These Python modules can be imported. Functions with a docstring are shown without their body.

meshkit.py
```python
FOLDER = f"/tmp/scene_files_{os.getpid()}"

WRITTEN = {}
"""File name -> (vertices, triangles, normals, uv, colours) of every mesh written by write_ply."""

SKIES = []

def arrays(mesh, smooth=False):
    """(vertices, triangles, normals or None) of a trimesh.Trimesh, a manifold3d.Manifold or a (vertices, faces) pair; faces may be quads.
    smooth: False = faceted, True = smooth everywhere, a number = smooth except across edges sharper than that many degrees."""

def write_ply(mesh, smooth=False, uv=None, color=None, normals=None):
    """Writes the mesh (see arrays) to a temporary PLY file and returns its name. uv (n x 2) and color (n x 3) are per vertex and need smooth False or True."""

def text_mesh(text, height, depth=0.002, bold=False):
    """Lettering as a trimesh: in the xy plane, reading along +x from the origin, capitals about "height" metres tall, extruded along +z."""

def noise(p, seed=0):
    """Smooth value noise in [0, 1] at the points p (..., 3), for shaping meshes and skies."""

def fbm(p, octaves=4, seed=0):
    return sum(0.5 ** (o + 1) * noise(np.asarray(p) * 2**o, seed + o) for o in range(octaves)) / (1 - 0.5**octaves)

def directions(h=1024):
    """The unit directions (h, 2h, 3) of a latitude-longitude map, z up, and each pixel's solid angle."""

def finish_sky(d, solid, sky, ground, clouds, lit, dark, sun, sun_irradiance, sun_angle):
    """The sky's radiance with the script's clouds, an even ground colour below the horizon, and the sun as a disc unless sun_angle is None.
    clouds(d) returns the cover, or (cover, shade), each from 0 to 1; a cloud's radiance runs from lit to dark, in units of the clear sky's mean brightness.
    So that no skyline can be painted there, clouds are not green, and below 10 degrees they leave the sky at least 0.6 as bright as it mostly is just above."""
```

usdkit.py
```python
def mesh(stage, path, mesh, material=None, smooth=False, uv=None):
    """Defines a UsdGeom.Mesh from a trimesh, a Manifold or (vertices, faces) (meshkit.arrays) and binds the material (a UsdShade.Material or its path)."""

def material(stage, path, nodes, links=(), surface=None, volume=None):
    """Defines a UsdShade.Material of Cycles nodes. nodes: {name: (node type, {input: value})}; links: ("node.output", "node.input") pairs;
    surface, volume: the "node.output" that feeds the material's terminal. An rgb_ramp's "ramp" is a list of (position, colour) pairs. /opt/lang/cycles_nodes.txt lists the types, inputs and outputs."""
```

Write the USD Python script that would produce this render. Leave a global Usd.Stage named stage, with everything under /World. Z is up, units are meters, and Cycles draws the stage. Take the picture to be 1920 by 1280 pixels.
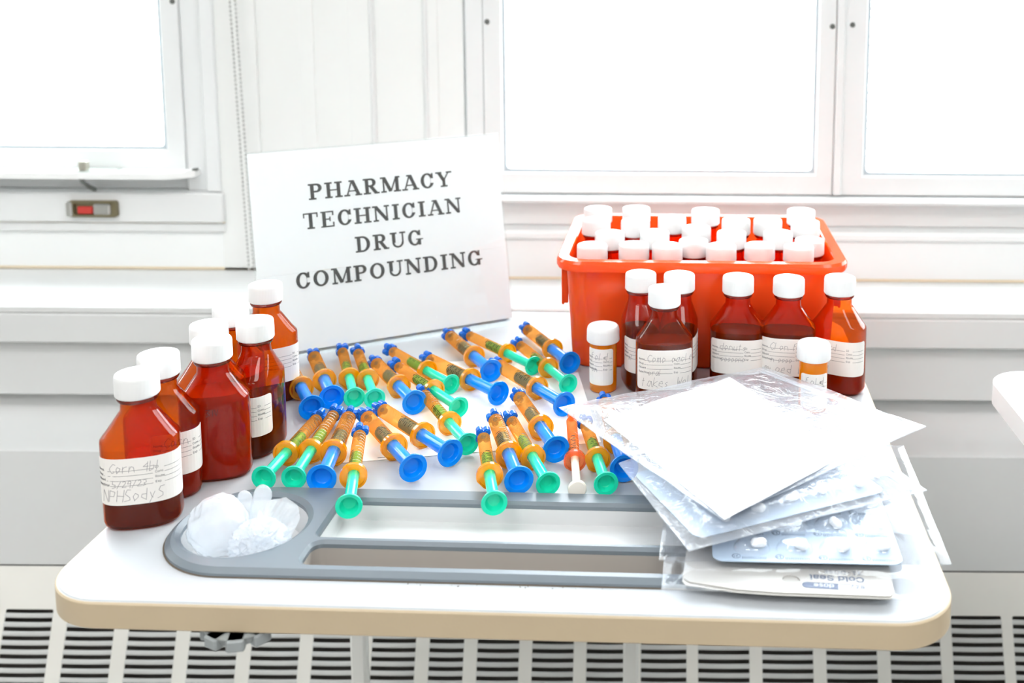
import math
import numpy as np, trimesh, manifold3d, usdkit, meshkit
from manifold3d import Manifold
from shapely.geometry import Polygon, LineString, Point, box as sbox
from shapely.ops import unary_union
from shapely import affinity
from pxr import Usd, UsdGeom, UsdLux, UsdShade, Gf, Sdf

stage = Usd.Stage.CreateInMemory()
UsdGeom.SetStageUpAxis(stage, 'Z')
UsdGeom.SetStageMetersPerUnit(stage, 1.0)
UsdGeom.Xform.Define(stage, '/World')
RNG = np.random.default_rng(7)

# ------------------------------------------------------------------ camera, sky, added fill lamps, exposure
EXPOSURE = 0.2
SKY = 3.4
LAMP = 8.0
PITCH, ROLL = math.atan(.1326), .007
cam = UsdGeom.Camera.Define(stage, '/World/camera')
cam.CreateHorizontalApertureAttr(36.0)
cam.CreateVerticalApertureAttr(24.0)
cam.CreateFocalLengthAttr(37.5)
cam.CreateHorizontalApertureOffsetAttr(-5.25)
cam.CreateVerticalApertureOffsetAttr(-7.97)
cam.CreateFStopAttr(6.5)
cam.CreateFocusDistanceAttr(.90)
cam.CreateClippingRangeAttr(Gf.Vec2f(.05, 500))
cam.CreateExposureAttr(EXPOSURE)
fw = np.array([0, math.cos(PITCH), -math.sin(PITCH)])
u0, r0 = np.array([0, math.sin(PITCH), math.cos(PITCH)]), np.array([1., 0, 0])
rt = math.cos(ROLL) * r0 + math.sin(ROLL) * u0
up = math.cos(ROLL) * u0 - math.sin(ROLL) * r0
M4 = np.eye(4); M4[0, :3], M4[1, :3], M4[2, :3], M4[3, :3] = rt, up, -fw, (0, 0, 1.164)
cam.AddTransformOp().Set(Gf.Matrix4d(*M4.ravel().tolist()))

dome = UsdLux.DomeLight.Define(stage, '/World/overcast_sky')
dome.CreateIntensityAttr(SKY)
dome.CreateColorAttr(Gf.Vec3f(.94, .975, 1.0))

def ceiling_lamp(n, x, y, w, d):  # unseen lamp added overhead to fill the room with light
    l = UsdLux.RectLight.Define(stage, f'/World/added_fill_light_{n:03d}')
    l.CreateWidthAttr(w); l.CreateHeightAttr(d); l.CreateIntensityAttr(LAMP)
    l.CreateColorAttr(Gf.Vec3f(1.0, .985, .965))
    l.AddTranslateOp().Set(Gf.Vec3d(x, y, 2.64))
for i, (x, y) in enumerate([(-1.1, -.35), (1.1, -.35), (-1.1, -1.75), (1.1, -1.75)]):
    ceiling_lamp(i + 1, x, y, 1.2, .6)

# ------------------------------------------------------------------ materials
LK = '/World/Looks/'
MAT = {}
def pbr(name, col, rough=.5, spec=.5, metal=0, bump=None, trans=None, coat=0):
    n = {'p': ('principled_bsdf', dict(base_color=col, roughness=rough, specular_ior_level=spec, metallic=metal, coat_weight=coat))}
    l, s = [], 'p.BSDF'
    if bump:
        n['g'] = ('geometry', {}); n['n'] = ('noise_texture', dict(scale=bump[0], detail=3))
        n['b'] = ('bump', dict(strength=bump[1], distance=.0005))
        l += [('g.position', 'n.vector'), ('n.fac', 'b.height'), ('b.normal', 'p.normal')]
    if trans:
        n['t'] = ('translucent_bsdf', dict(color=trans[0])); n['m'] = ('mix_closure', dict(fac=trans[1]))
        l += [('p.BSDF', 'm.closure1'), ('t.BSDF', 'm.closure2')]; s = 'm.closure'
    MAT[name] = usdkit.material(stage, LK + name, n, l, surface=s)

def clear(name, tint, edge=None, diffuse=(1, 1, 1), body=.08, f0=.05, rough=.04, wrinkle=None):
    """Thin clear plastic: tinted see-through, darker where seen edge-on, a surface reflection, and a little body colour."""
    edge = edge or tint
    n = {'lw': ('layer_weight', dict(blend=.5)), 'pw': ('math', dict(math_type='power', value2=3.0)),
         'cm': ('mix_color', dict(a=tint, b=edge)), 'tr': ('transparent_bsdf', {}),
         'df': ('diffuse_bsdf', dict(color=diffuse)), 'tl': ('translucent_bsdf', dict(color=diffuse)), 'dm': ('mix_closure', dict(fac=.5)),
         'bm': ('mix_closure', dict(fac=body)),
         'p5': ('math', dict(math_type='power', value2=5.0)), 'sc': ('math', dict(math_type='multiply_add', value2=.9, value3=f0)),
         'gl': ('glossy_bsdf', dict(color=(1, 1, 1), roughness=rough)), 'ge': ('geometry', {}), 'fr': ('math', dict(math_type='subtract', value1=1.0)), 'bk': ('math', dict(math_type='multiply')), 'out': ('mix_closure', {})}
    l = [('lw.facing', 'pw.value1'), ('pw.value', 'cm.fac'), ('ge.backfacing', 'fr.value2'), ('sc.value', 'bk.value1'), ('fr.value', 'bk.value2'), ('cm.result', 'tr.color'), ('tr.BSDF', 'bm.closure1'),
         ('df.BSDF', 'dm.closure1'), ('tl.BSDF', 'dm.closure2'), ('dm.closure', 'bm.closure2'),
         ('lw.facing', 'p5.value1'), ('p5.value', 'sc.value1'), ('bk.value', 'out.fac'), ('bm.closure', 'out.closure1'), ('gl.BSDF', 'out.closure2')]
    if wrinkle:
        n['g'] = ('geometry', {}); n['nz'] = ('noise_texture', dict(scale=wrinkle[0], detail=4, distortion=1.5))
        n['b'] = ('bump', dict(strength=wrinkle[1], distance=.004))
        l += [('g.position', 'nz.vector'), ('nz.fac', 'b.height'), ('b.normal', 'gl.normal')]
    MAT[name] = usdkit.material(stage, LK + name, n, l, surface='out.closure')

pbr('wall_paint', (.86, .875, .875), .55, bump=(60, .15))
pbr('plank_paint', (.83, .84, .83), .45, bump=(25, .2))
pbr('frame_paint', (.79, .805, .81), .5, spec=.2)
pbr('trim_paint', (.76, .77, .77), .4)
pbr('gasket', (.50, .58, .63), .5)
pbr('room_paint', (.42, .41, .39), .6)
pbr('floor_vinyl', (.30, .29, .28), .4, bump=(20, .2))
pbr('ceiling_paint', (.70, .70, .69), .7)
pbr('convector_paint', (.71, .72, .72), .42, bump=(300, .1))
pbr('grille_paint', (.80, .79, .745), .42)
pbr('slat_paint', (.60, .61, .60), .45)
pbr('dark_core', (.06, .052, .047), .8)
pbr('stain', (.72, .62, .46), .7)
pbr('rail_white', (.90, .91, .91), .3)
pbr('plate_green', (.52, .57, .54), .35)
pbr('brass_dull', (.50, .49, .42), .35, metal=.6)
pbr('steel_dark', (.18, .19, .18), .35, metal=.7)
pbr('chrome', (.62, .62, .60), .25, metal=.9)
pbr('bronze', (.20, .17, .10), .4, metal=.5)
pbr('lock_red', (.55, .04, .03), .4)
pbr('bead', (.50, .51, .50), .3, metal=.3)
pbr('wire_white', (.85, .86, .87), .5)
pbr('laminate', (.435, .455, .478), .42, spec=.35, bump=(900, .04))
pbr('edge_band', (.52, .42, .285), .45, bump=(700, .12))
pbr('tray_grey', (.155, .185, .215), .38, bump=(1500, .12))
pbr('pan_white', (.60, .605, .61), .3)
pbr('shadow_dirt_brown', (.13, .10, .07), .7)  # shared by the painted shadow strip and the dirt specks
pbr('pan_shade_grey', (.36, .33, .30), .5)
pbr('post_white', (.74, .74, .71), .4)
pbr('knob_grey', (.30, .325, .33), .45)
pbr('cap_white', (.82, .825, .825), .38)
pbr('label_paper', (.83, .80, .76), .6)
pbr('ink', (.10, .09, .10), .6)
pbr('pencil', (.28, .26, .27), .6)
pbr('sign_paper', (.93, .935, .94), .6, trans=((.95, .96, .97), .3))
pbr('sign_ink', (.045, .045, .045), .5)
pbr('white_sheet', (.87, .87, .88), .55)
pbr('bin_red', (.97, .115, .022), .13, trans=((1.0, .27, .02), .36))
pbr('plunger_blue', (.001, .23, .86), .14, spec=.32)
pbr('tip_blue', (.003, .13, .60), .2)
pbr('plunger_green', (.010, .66, .41), .14, spec=.32)
pbr('plunger_ivory', (.86, .80, .72), .35)
pbr('scale_white', (.88, .84, .78), .5)
pbr('scale_black', (.06, .04, .03), .5)
pbr('tablet', (.92, .91, .88), .45)
pbr('card_white', (.90, .91, .93), .5)
pbr('card_blue', (.40, .50, .62), .45)
pbr('card_grey', (.50, .485, .46), .45)
pbr('print_blue', (.08, .11, .19), .5)
pbr('print_pale', (.70, .70, .69), .5)
for k, c in dict(maroon=(.075, .012, .018), red=(.30, .030, .010), dark=(.045, .012, .030), brick=(.20, .020, .012), plum=(.10, .030, .022)).items():
    pbr('syrup_' + k, c, .15, spec=.06)
clear('amber', (.90, .335, .035), (.42, .07, .005), (.85, .16, .01), .05, .028, .03)
clear('amber_ring', (.55, .12, .02), (.2, .02, .005), (.3, .04, .01), .25, .06, .05)
clear('vial_orange', (1.0, .52, .03), (.95, .32, .01), (1.0, .40, .002), .72, .05, .05)
clear('syringe_amber', (.99, .72, .36), (.95, .50, .12), (1.0, .50, .14), .27, .10, .05)
clear('flange_amber', (.98, .74, .09), (.88, .52, .01), (.95, .52, .0), .55, .06, .08)
clear('syringe_coral', (.99, .55, .32), (.9, .35, .12), (1.0, .36, .10), .25, .05, .04)
clear('film', (.97, .98, 1.0), (.80, .86, .92), (.92, .95, 1.0), .22, .05, .10, wrinkle=(55, .5))
clear('film_thin', (.985, .99, 1.0), (.86, .90, .95), (.95, .97, 1.0), .04, .03, .03, wrinkle=(26, .14))
clear('film_frost', (.95, .97, .98), (.75, .80, .85), (.93, .95, .98), .38, .05, .12, wrinkle=(60, .5))
clear('film_soft', (.92, .95, .98), (.75, .80, .85), (.93, .95, .98), .50, .05, .14, wrinkle=(120, .6))
clear('blister', (.97, .98, 1.0), (.75, .82, .9), (.95, .97, 1.0), .10, .07, .06)
clear('acrylic', (.985, .99, .99), (.85, .9, .9), (.95, .97, .97), .02, .04, .02)
clear('pane_glass', (.97, .985, .985), (.9, .94, .94), (1, 1, 1), .0, .04, .01)

# ------------------------------------------------------------------ scene helpers
used = {}
def path_for(name, parent):
    base = (parent.GetPath().pathString if parent else '/World') + '/'
    k = used.get(base + name, -1) + 1
    used[base + name] = k
    return base + (name if k == 0 else f'{name}_{k:03d}')

def tag(prim, label=None, cat=None, group=None, kind=None):
    for k, v in (('label', label), ('category', cat), ('group', group), ('kind', kind)):
        if v: prim.SetCustomDataByKey(k, v)
    return prim

def obj(name, mesh, mat, parent=None, smooth=35, **kw):
    if isinstance(mesh, list): mesh = cat(mesh)
    m = usdkit.mesh(stage, path_for(name, parent), mesh, MAT[mat], smooth=smooth)
    return tag(m.GetPrim(), **kw)

def thing(name, loc=(0, 0, 0), rz=0, **kw):
    x = UsdGeom.Xform.Define(stage, path_for(name, None))
    x.AddTranslateOp().Set(Gf.Vec3d(*map(float, loc)))
    if rz: x.AddRotateZOp().Set(math.degrees(rz))
    return tag(x.GetPrim(), **kw)

def dup(src, mat4=None, loc=None, rz=0, scale=None, **kw):
    x = UsdGeom.Xform.Define(stage, path_for(src.GetName().rstrip('0123456789').rstrip('_'), None))
    place(x, mat4, loc, rz, scale)
    p = x.GetPrim()
    p.GetReferences().AddInternalReference(src.GetPath())
    p.SetInstanceable(True)
    return tag(p, **kw)

def place(x, mat4=None, loc=None, rz=0, scale=None):
    x.ClearXformOpOrder()
    if mat4 is not None:
        x.AddTransformOp().Set(Gf.Matrix4d(*np.asarray(mat4).T.ravel().tolist())); return
    c, s = math.cos(rz), math.sin(rz)
    sx, sy, sz = scale or (1, 1, 1)
    m = np.array([[c * sx, -s * sy, 0, loc[0]], [s * sx, c * sy, 0, loc[1]], [0, 0, sz, loc[2]], [0, 0, 0, 1]])
    x.AddTransformOp().Set(Gf.Matrix4d(*m.T.ravel().tolist()))

# ------------------------------------------------------------------ shape helpers
def tri(m):
    if isinstance(m, trimesh.Trimesh): return m
    v, f, _ = meshkit.arrays(m)
    return trimesh.Trimesh(v, f, process=False)
def cat(ms): return trimesh.util.concatenate([tri(m) for m in ms])
def bx(x0, x1, y0, y1, z0, z1):
    m = trimesh.creation.box([abs(x1 - x0), abs(y1 - y0), abs(z1 - z0)]); m.apply_translation([(x0 + x1) / 2, (y0 + y1) / 2, (z0 + z1) / 2]); return m
def rbx(x0, x1, y0, y1, z0, z1, r=.0015):
    """A box with chamfered edges."""
    r = min(r, .45 * min(x1 - x0, y1 - y0, z1 - z0))
    P = []
    for x, ix in ((x0, 1), (x1, -1)):
        for y, iy in ((y0, 1), (y1, -1)):
            for z, iz in ((z0, 1), (z1, -1)):
                P += [(x + r * ix, y + r * iy, z), (x + r * ix, y, z + r * iz), (x, y + r * iy, z + r * iz)]
    return tri(Manifold.hull_points(np.array(P)))
def xprism(prof, x0, x1):
    """Closed polygon of (y, z) swept along x."""
    m = trimesh.creation.extrude_polygon(Polygon(prof), x1 - x0, engine='earcut')
    v = np.array(m.vertices); m.vertices = np.c_[v[:, 2] + x0, v[:, 0], v[:, 1]]
    m.fix_normals(); return m
def flat(poly, z0, z1):
    gs = getattr(poly, 'geoms', [poly])
    ms = [trimesh.creation.extrude_polygon(g, z1 - z0, engine='earcut') for g in gs if g.area > 1e-12]
    m = trimesh.util.concatenate(ms); m.apply_translation([0, 0, z0]); return m
def lathe(prof, n=32):
    return trimesh.creation.revolve(np.array(prof, float), sections=n)
def rr(x0, x1, y0, y1, r, n=8):
    """Counter-clockwise rounded rectangle."""
    P = []
    for cx, cy, a in ((x1 - r, y0 + r, -90), (x1 - r, y1 - r, 0), (x0 + r, y1 - r, 90), (x0 + r, y0 + r, 180)):
        for t in np.linspace(a, a + 90, n): P.append((cx + r * math.cos(math.radians(t)), cy + r * math.sin(math.radians(t))))
    return np.array(P)
def frus(l0, z0, l1, z1):
    return Manifold.hull_points(np.vstack([np.c_[l0, np.full(len(l0), z0)], np.c_[l1, np.full(len(l1), z1)]]))
def loft(loops, cap0=True, cap1=True):
    n = len(loops[0]); V = np.vstack(loops); F = []
    for i in range(len(loops) - 1):
        for k in range(n):
            a, b = i * n + k, i * n + (k + 1) % n
            F += [(a, b, b + n), (a, b + n, a + n)]
    if cap0:
        V = np.vstack([V, loops[0].mean(0)]); c = len(V) - 1
        F += [(c, (k + 1) % n, k) for k in range(n)]
    if cap1:
        V = np.vstack([V, loops[-1].mean(0)]); c = len(V) - 1; o = (len(loops) - 1) * n
        F += [(c, o + k, o + (k + 1) % n) for k in range(n)]
    return trimesh.Trimesh(V, np.array(F), process=False)
def tube(pts, r, n=8):
    pts = np.asarray(pts, float); L = []
    for i, p in enumerate(pts):
        t = pts[min(i + 1, len(pts) - 1)] - pts[max(i - 1, 0)]; t /= np.linalg.norm(t)
        a = np.cross(t, [0, 0, 1.]) if abs(t[2]) < .9 else np.cross(t, [1., 0, 0]); a /= np.linalg.norm(a); b = np.cross(t, a)
        q = np.linspace(0, 2 * np.pi, n, endpoint=False)
        L.append(p + r * (np.cos(q)[:, None] * a + np.sin(q)[:, None] * b))
    return loft(L)
def ribbon(pts, w):
    """Pen stroke as a flat band (polygon in the plane)."""
    return LineString(pts).buffer(w / 2, cap_style=1, join_style=1, quad_segs=2)
def xf(m, M):
    m = tri(m).copy(); m.apply_transform(M); return m
def RZ(a): return trimesh.transformations.rotation_matrix(a, [0, 0, 1])
def TR(*t): return trimesh.transformations.translation_matrix(t)

# ================================================================== the room
tag(obj('floor', bx(-2.3, 2.3, -2.7, 1.75, -.03, 0), 'floor_vinyl'), 'pale vinyl floor of the room', kind='structure')
tag(obj('ceiling', bx(-2.3, 2.3, -2.7, 1.75, 2.70, 2.74), 'ceiling_paint'), 'plain white ceiling of the room', kind='structure')
tag(obj('wall_left', bx(-2.34, -2.3, -2.7, 1.75, 0, 2.7), 'room_paint'), 'plain painted side wall', kind='structure')
tag(obj('wall_right', bx(2.3, 2.34, -2.7, 1.75, 0, 2.7), 'room_paint'), 'plain painted side wall opposite', kind='structure')
tag(obj('wall_front', bx(-2.3, 2.3, -2.74, -2.7, 0, 2.7), 'room_paint'), 'plain painted wall behind the viewer', kind='structure')
for i, (x, y) in enumerate([(-1.1, -.35), (1.1, -.35), (-1.1, -1.75), (1.1, -1.75)]):  # fittings added round the unseen fill lamps
    t = thing('ceiling_light', (x, y, 2.70), label='added unseen white framed ceiling light panel, ' + ('nearer the windows' if i < 2 else 'further into the room') + (', left one' if x < 0 else ', right one'), cat='light', group='added unseen ceiling light panels')
    obj('frame', [bx(-.63, -.6, -.33, .33, -.055, 0), bx(.6, .63, -.33, .33, -.055, 0), bx(-.6, .6, -.33, -.3, -.055, 0), bx(-.6, .6, .3, .33, -.055, 0)], 'frame_paint', t)

# window wall: lower wall, piers, head, planks
ZT, ZW = 2.15, 2.7
wb = thing('wall_back', label='white painted window wall', kind='structure')
obj('lower_wall', bx(-2.3, -.281, 1.50, 1.56, 0, .8502), 'wall_paint', wb)
obj('lower_wall', bx(-.281, 2.3, 1.53, 1.56, 0, .8502), 'wall_paint', wb)
obj('wall_head', bx(-2.3, 2.3, 1.50, 1.56, ZT, ZW), 'wall_paint', wb)
obj('wall_core', bx(-.628, -.281, 1.515, 1.60, .8502, ZT), 'wall_paint', wb)
edges = [-.628, -.572, -.509, -.492, -.440, -.4085, -.333, -.317, -.281]
proud = [1.4975, 1.5035, 1.502, 1.5042, 1.5028, 1.5045, 1.502, 1.5038]
for a, b, y in zip(edges[:-1], edges[1:], proud):
    obj('plank', rbx(a - .0012, b + .0012, y, 1.516, .735, ZT, .0004), 'plank_paint', wb)
for a, y in ((-.4085, 1.499), (-.333, 1.499)):
    obj('bead_moulding', rbx(a - .004, a + .004, y, 1.512, .735, ZT, .003), 'trim_paint', wb)

def trim(n, parts, label):
    t = thing(f'trim_{n}', label=label, kind='structure')
    for nm, m, mt in parts: obj(nm, m, mt, t)
    return t
trim(1, [('sill_nosing', rbx(-.275, 2.3, 1.468, 1.53, .8425, .8500, .003), 'trim_paint'),
         ('apron_board', rbx(-.275, 2.3, 1.490, 1.53, .806, .8425, .002), 'trim_paint'),
         ('ledge_strip', rbx(-.275, 2.3, 1.457, 1.53, .792, .806, .004), 'trim_paint'),
         ('skirting_board', rbx(-.275, 2.3, 1.462, 1.53, .735, .7925, .002), 'trim_paint'),
         ('stain_line', bx(-.275, 2.3, 1.4605, 1.463, .735, .7385), 'stain')], 'stepped white sill boards under the wide windows')
trim(2, [('box_board', rbx(-2.3, -.624, 1.488, 1.505, .8060, .8495, .002), 'trim_paint'),
         ('under_board', rbx(-2.3, -.624, 1.494, 1.505, .7905, .8055, .002), 'trim_paint'),
         ('stain_line', bx(-2.3, -.45, 1.4975, 1.501, .735, .7385), 'stain'),
         ('stain_line', bx(-2.3, -.624, 1.4925, 1.495, .8052, .8066), 'stain')], 'white boxed sill under the left-hand window')

# ---- windows
def pane_frame(t, x0, x1, z0, z1, L, Rr, B, yf=1.495, yb=1.56, inset=.012):
    """Sash with bevelled glazing edge around the glass x0..x1, z0..z1."""
    def bar(nm, outer, inner):
        P = [(outer[0][0], yf, outer[0][1]), (outer[1][0], yf, outer[1][1]), (inner[1][0], yf, inner[1][1]), (inner[0][0], yf, inner[0][1])]
        s = .004
        cx, cz = (x0 + x1) / 2, (z0 + z1) / 2
        Q = [(p[0] + (s * np.sign(cx - p[0]) if k > 1 else 0), yf + .006, p[2] + (s * np.sign(cz - p[2]) if k > 1 else 0)) for k, p in enumerate(P)]
        Q2 = [(q[0], yb, q[2]) for q in Q]
        obj(nm, Manifold.hull_points(np.array(P + Q + Q2)), 'frame_paint', t, smooth=20)
    s = .004
    a0, a1, c0, c1 = x0 - s, x1 + s, z0 - s, z1 + s
    bar('frame_rail', ((a0 - L, c0 - B), (a1 + Rr, c0 - B)), ((a0, c0), (a1, c0)))
    bar('frame_rail', ((a0 - L, c1 + .03), (a1 + Rr, c1 + .03)), ((a0, c1), (a1, c1)))
    bar('frame_stile', ((a0 - L, c0 - B), (a0 - L, c1 + .03)), ((a0, c0), (a0, c1)))
    bar('frame_stile', ((a1 + Rr, c0 - B), (a1 + Rr, c1 + .03)), ((a1, c0), (a1, c1)))
    ring = Polygon(rr(x0, x1, z0, z1, .006)).buffer(.004).difference(Polygon(rr(x0 + .0024, x1 - .0024, z0 + .0024, z1 - .0024, .006)))
    g = flat(ring, 0, .004); v = np.array(g.vertices); g.vertices = np.c_[v[:, 0], 1.4995 + v[:, 2], v[:, 1]]; g.fix_normals()
    obj('gasket', g, 'gasket', t, label='grey glazing gasket')
    obj('pane', bx(x0 - .002, x1 + .002, 1.5036, 1.5076, z0 - .002, z1 + .002), 'pane_glass', t)
def screw(t, x, z, y=1.495):
    m = lathe([(0, .003), (.0022, .0026), (.0034, .0012), (.0038, 0), (0, 0)], 14)
    m = xf(m, trimesh.transformations.rotation_matrix(math.pi / 2, [1, 0, 0])); m.apply_translation([x, y, z])
    obj('screw', m, 'steel_dark', t, label='small dark screw head')

w1 = thing('window_1', label='window with white push rail at the left edge', kind='structure')
pane_frame(w1, -2.2, -.7048, .9121, 2.06, .04, .0236, .0302)
obj('frame_jamb', rbx(-.6775, -.6455, 1.500, 1.56, .8502, ZT, .002), 'frame_paint', w1)
obj('frame_jamb', rbx(-.6475, -.6275, 1.492, 1.56, .8502, ZT, .002), 'frame_paint', w1)
obj('frame_jamb', bx(-2.3, -2.244, 1.50, 1.56, .8502, ZT), 'frame_paint', w1)
obj('lower_channel', rbx(-2.244, -.677, 1.512, 1.56, .8502, .8779, .002), 'frame_paint', w1)
rp = Polygon([(-2.2, 1.458), (-.690, 1.458), (-.670, 1.468), (-.658, 1.482), (-.658, 1.500), (-2.2, 1.500)])
obj('push_rail', flat(rp, .8745, .8832), 'rail_white', w1)
obj('rail_stop', rbx(-.6625, -.6565, 1.482, 1.492, .882, .886, .001), 'steel_dark', w1)
obj('rail_plate', flat(Polygon([(-.838, 1.462), (-.775, 1.462), (-.766, 1.472), (-.766, 1.492), (-.83, 1.492)]), .8833, .8850), 'plate_green', w1, label='grey-green pivot plate')
obj('pivot_post', rbx(-.8125, -.8015, 1.463, 1.474, .885, .8985, .0015), 'brass_dull', w1, label='square dull brass pivot post')
obj('pivot_hook', tube([(-.812, 1.466, .876), (-.811, 1.470, .868), (-.8085, 1.480, .860), (-.806, 1.492, .853)], .0030), 'steel_dark', w1, label='dark bent pivot hook')
screw(w1, -.6832, 1.1202)
screw(w1, -.6832, 1.60)
lt = thing('window_latch', (0, 0, 0), label='small chrome slide latch with red tab under the push rail', cat='latch')
fr = Polygon(rr(-.8415, -.7715, .8150, .8385, .004)).difference(Polygon(rr(-.833, -.779, .8185, .8350, .003)))
def yplate(poly, y0, y1):
    g = flat(poly, 0, y1 - y0); v = np.array(g.vertices); g.vertices = np.c_[v[:, 0], y0 + v[:, 2], v[:, 1]]; g.fix_normals(); return g
obj('frame', yplate(fr, 1.481, 1.4895), 'bronze', lt, label='bronze latch frame')
obj('back_plate', bx(-.835, -.777, 1.4855, 1.4885, .8175, .836), 'bronze', lt)
obj('red_tab', rbx(-.8285, -.807, 1.4825, 1.487, .8190, .8300, .001), 'lock_red', lt, label='red lock indicator')
obj('slider', rbx(-.8055, -.7805, 1.4790, 1.487, .8180, .8345, .0025), 'chrome', lt, label='chrome slider')
obj('end_cap', rbx(-.8435, -.8345, 1.4785, 1.4885, .8155, .8375, .002), 'chrome', lt)

w2 = thing('window_2', label='wide central window with bright white daylight', kind='structure')
pane_frame(w2, -.2224, .2174, .8834, 2.06, .0235, .0225, .0274)
obj('frame_jamb', rbx(-.2760, -.2508, 1.497, 1.56, .852, ZT, .0015), 'frame_paint', w2)
screw(w2, -.2446, 1.0951); screw(w2, .2385, 1.0918)
w3 = thing('window_3', label='window right of the mullion with a wire guard outside', kind='structure')
pane_frame(w3, .2903, 1.60, .8816, 2.06, .0295, .04, .0256)
obj('mullion', rbx(.2450, .2562, 1.489, 1.56, .852, ZT, .0015), 'frame_paint', w3)
obj('frame_jamb', bx(1.645, 2.3, 1.50, 1.56, .852, ZT), 'frame_paint', w3)
screw(w3, .2666, 1.0942)
# diamond wire guard outside the right window
wg = thing('wire_guard', label='white diamond wire guard outside the far right window', cat='guard')
gx0, gx1, gz0, gz1 = .28, 1.0, .86, 1.42
area = sbox(gx0, gz0, gx1, gz1)
for s in (1, -1):
    for k in np.arange(-1.6, 2.4, .034):
        ln = LineString([(k, gz0 - .2), (k + s * 1.2, gz0 - .2 + 1.2 * 1.25)]).intersection(area)
        if ln.length > .03:
            (xa, za), (xb, zb) = ln.coords[0], ln.coords[-1]
            obj('wire', tube([(xa, 1.615 + .002 * s, za), (xb, 1.615 + .002 * s, zb)], .0016, 6), 'wire_white', wg)
obj('guard_frame', [bx(gx0 - .01, gx1, 1.608, 1.622, gz0 - .01, gz0), bx(gx0 - .01, gx0, 1.608, 1.622, gz0, gz1), bx(gx0 - .01, gx1, 1.608, 1.622, gz1, gz1 + .01)], 'wire_white', wg)

# ---- blind chain
ch = thing('blind_chain', label='double strand beaded blind chain hanging left of the sign', cat='chain')
ball = trimesh.creation.icosphere(1, .0019)
for s, (xa, xb) in enumerate([(-.5970, -.5868), (-.5895, -.5800)]):
    ms = []
    for z in np.arange(.742 + .003 * s, 1.6, .0060):
        b = ball.copy(); b.apply_translation([xa + (xb - xa) * (1.12 - z) / .38, 1.480, z]); ms.append(b)
    ms.append(tube([(xa + (xb - xa) * (1.12 - .74) / .38, 1.480, .742), (xa - (xb - xa) * (1.6 - 1.12) / .38, 1.480, 1.6)], .0005, 5))
    obj('strand', ms, 'bead', ch, kind='stuff')

# ================================================================== radiator / convector cabinet under the windows
ra = thing('convector_cabinet', label='long white convector heater cabinet with stepped front under the windows', cat='heater')
X0, X1 = -2.25, 2.25
obj('top_ledge', rbx(X0, X1, 1.330, 1.4995, .7225, .7345, .003), 'convector_paint', ra)
obj('fascia', rbx(X0, X1, 1.3305, 1.345, .6835, .7228, .002), 'convector_paint', ra)
obj('upper_panel', xprism([(1.347, .690), (1.347, .6083), (1.352, .6055), (1.366, .6055), (1.366, .690)], X0, X1), 'convector_paint', ra)
slope = [(1.378, .600), (1.374, .590), (1.366, .579), (1.350, .5665), (1.328, .557), (1.306, .5530), (1.300, .5505), (1.300, .3950), (1.312, .3950), (1.312, .545), (1.40, .56), (1.40, .600)]
obj('front_panel', xprism(slope, X0, X1), 'convector_paint', ra)
TA = math.radians(22)
def gp(x, s, o=0):            # point on the sloped grille: s metres down the slope, o metres out of it
    return (x, 1.299 - math.sin(TA) * s - math.cos(TA) * o, .3935 - math.cos(TA) * s + math.sin(TA) * o)
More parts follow.
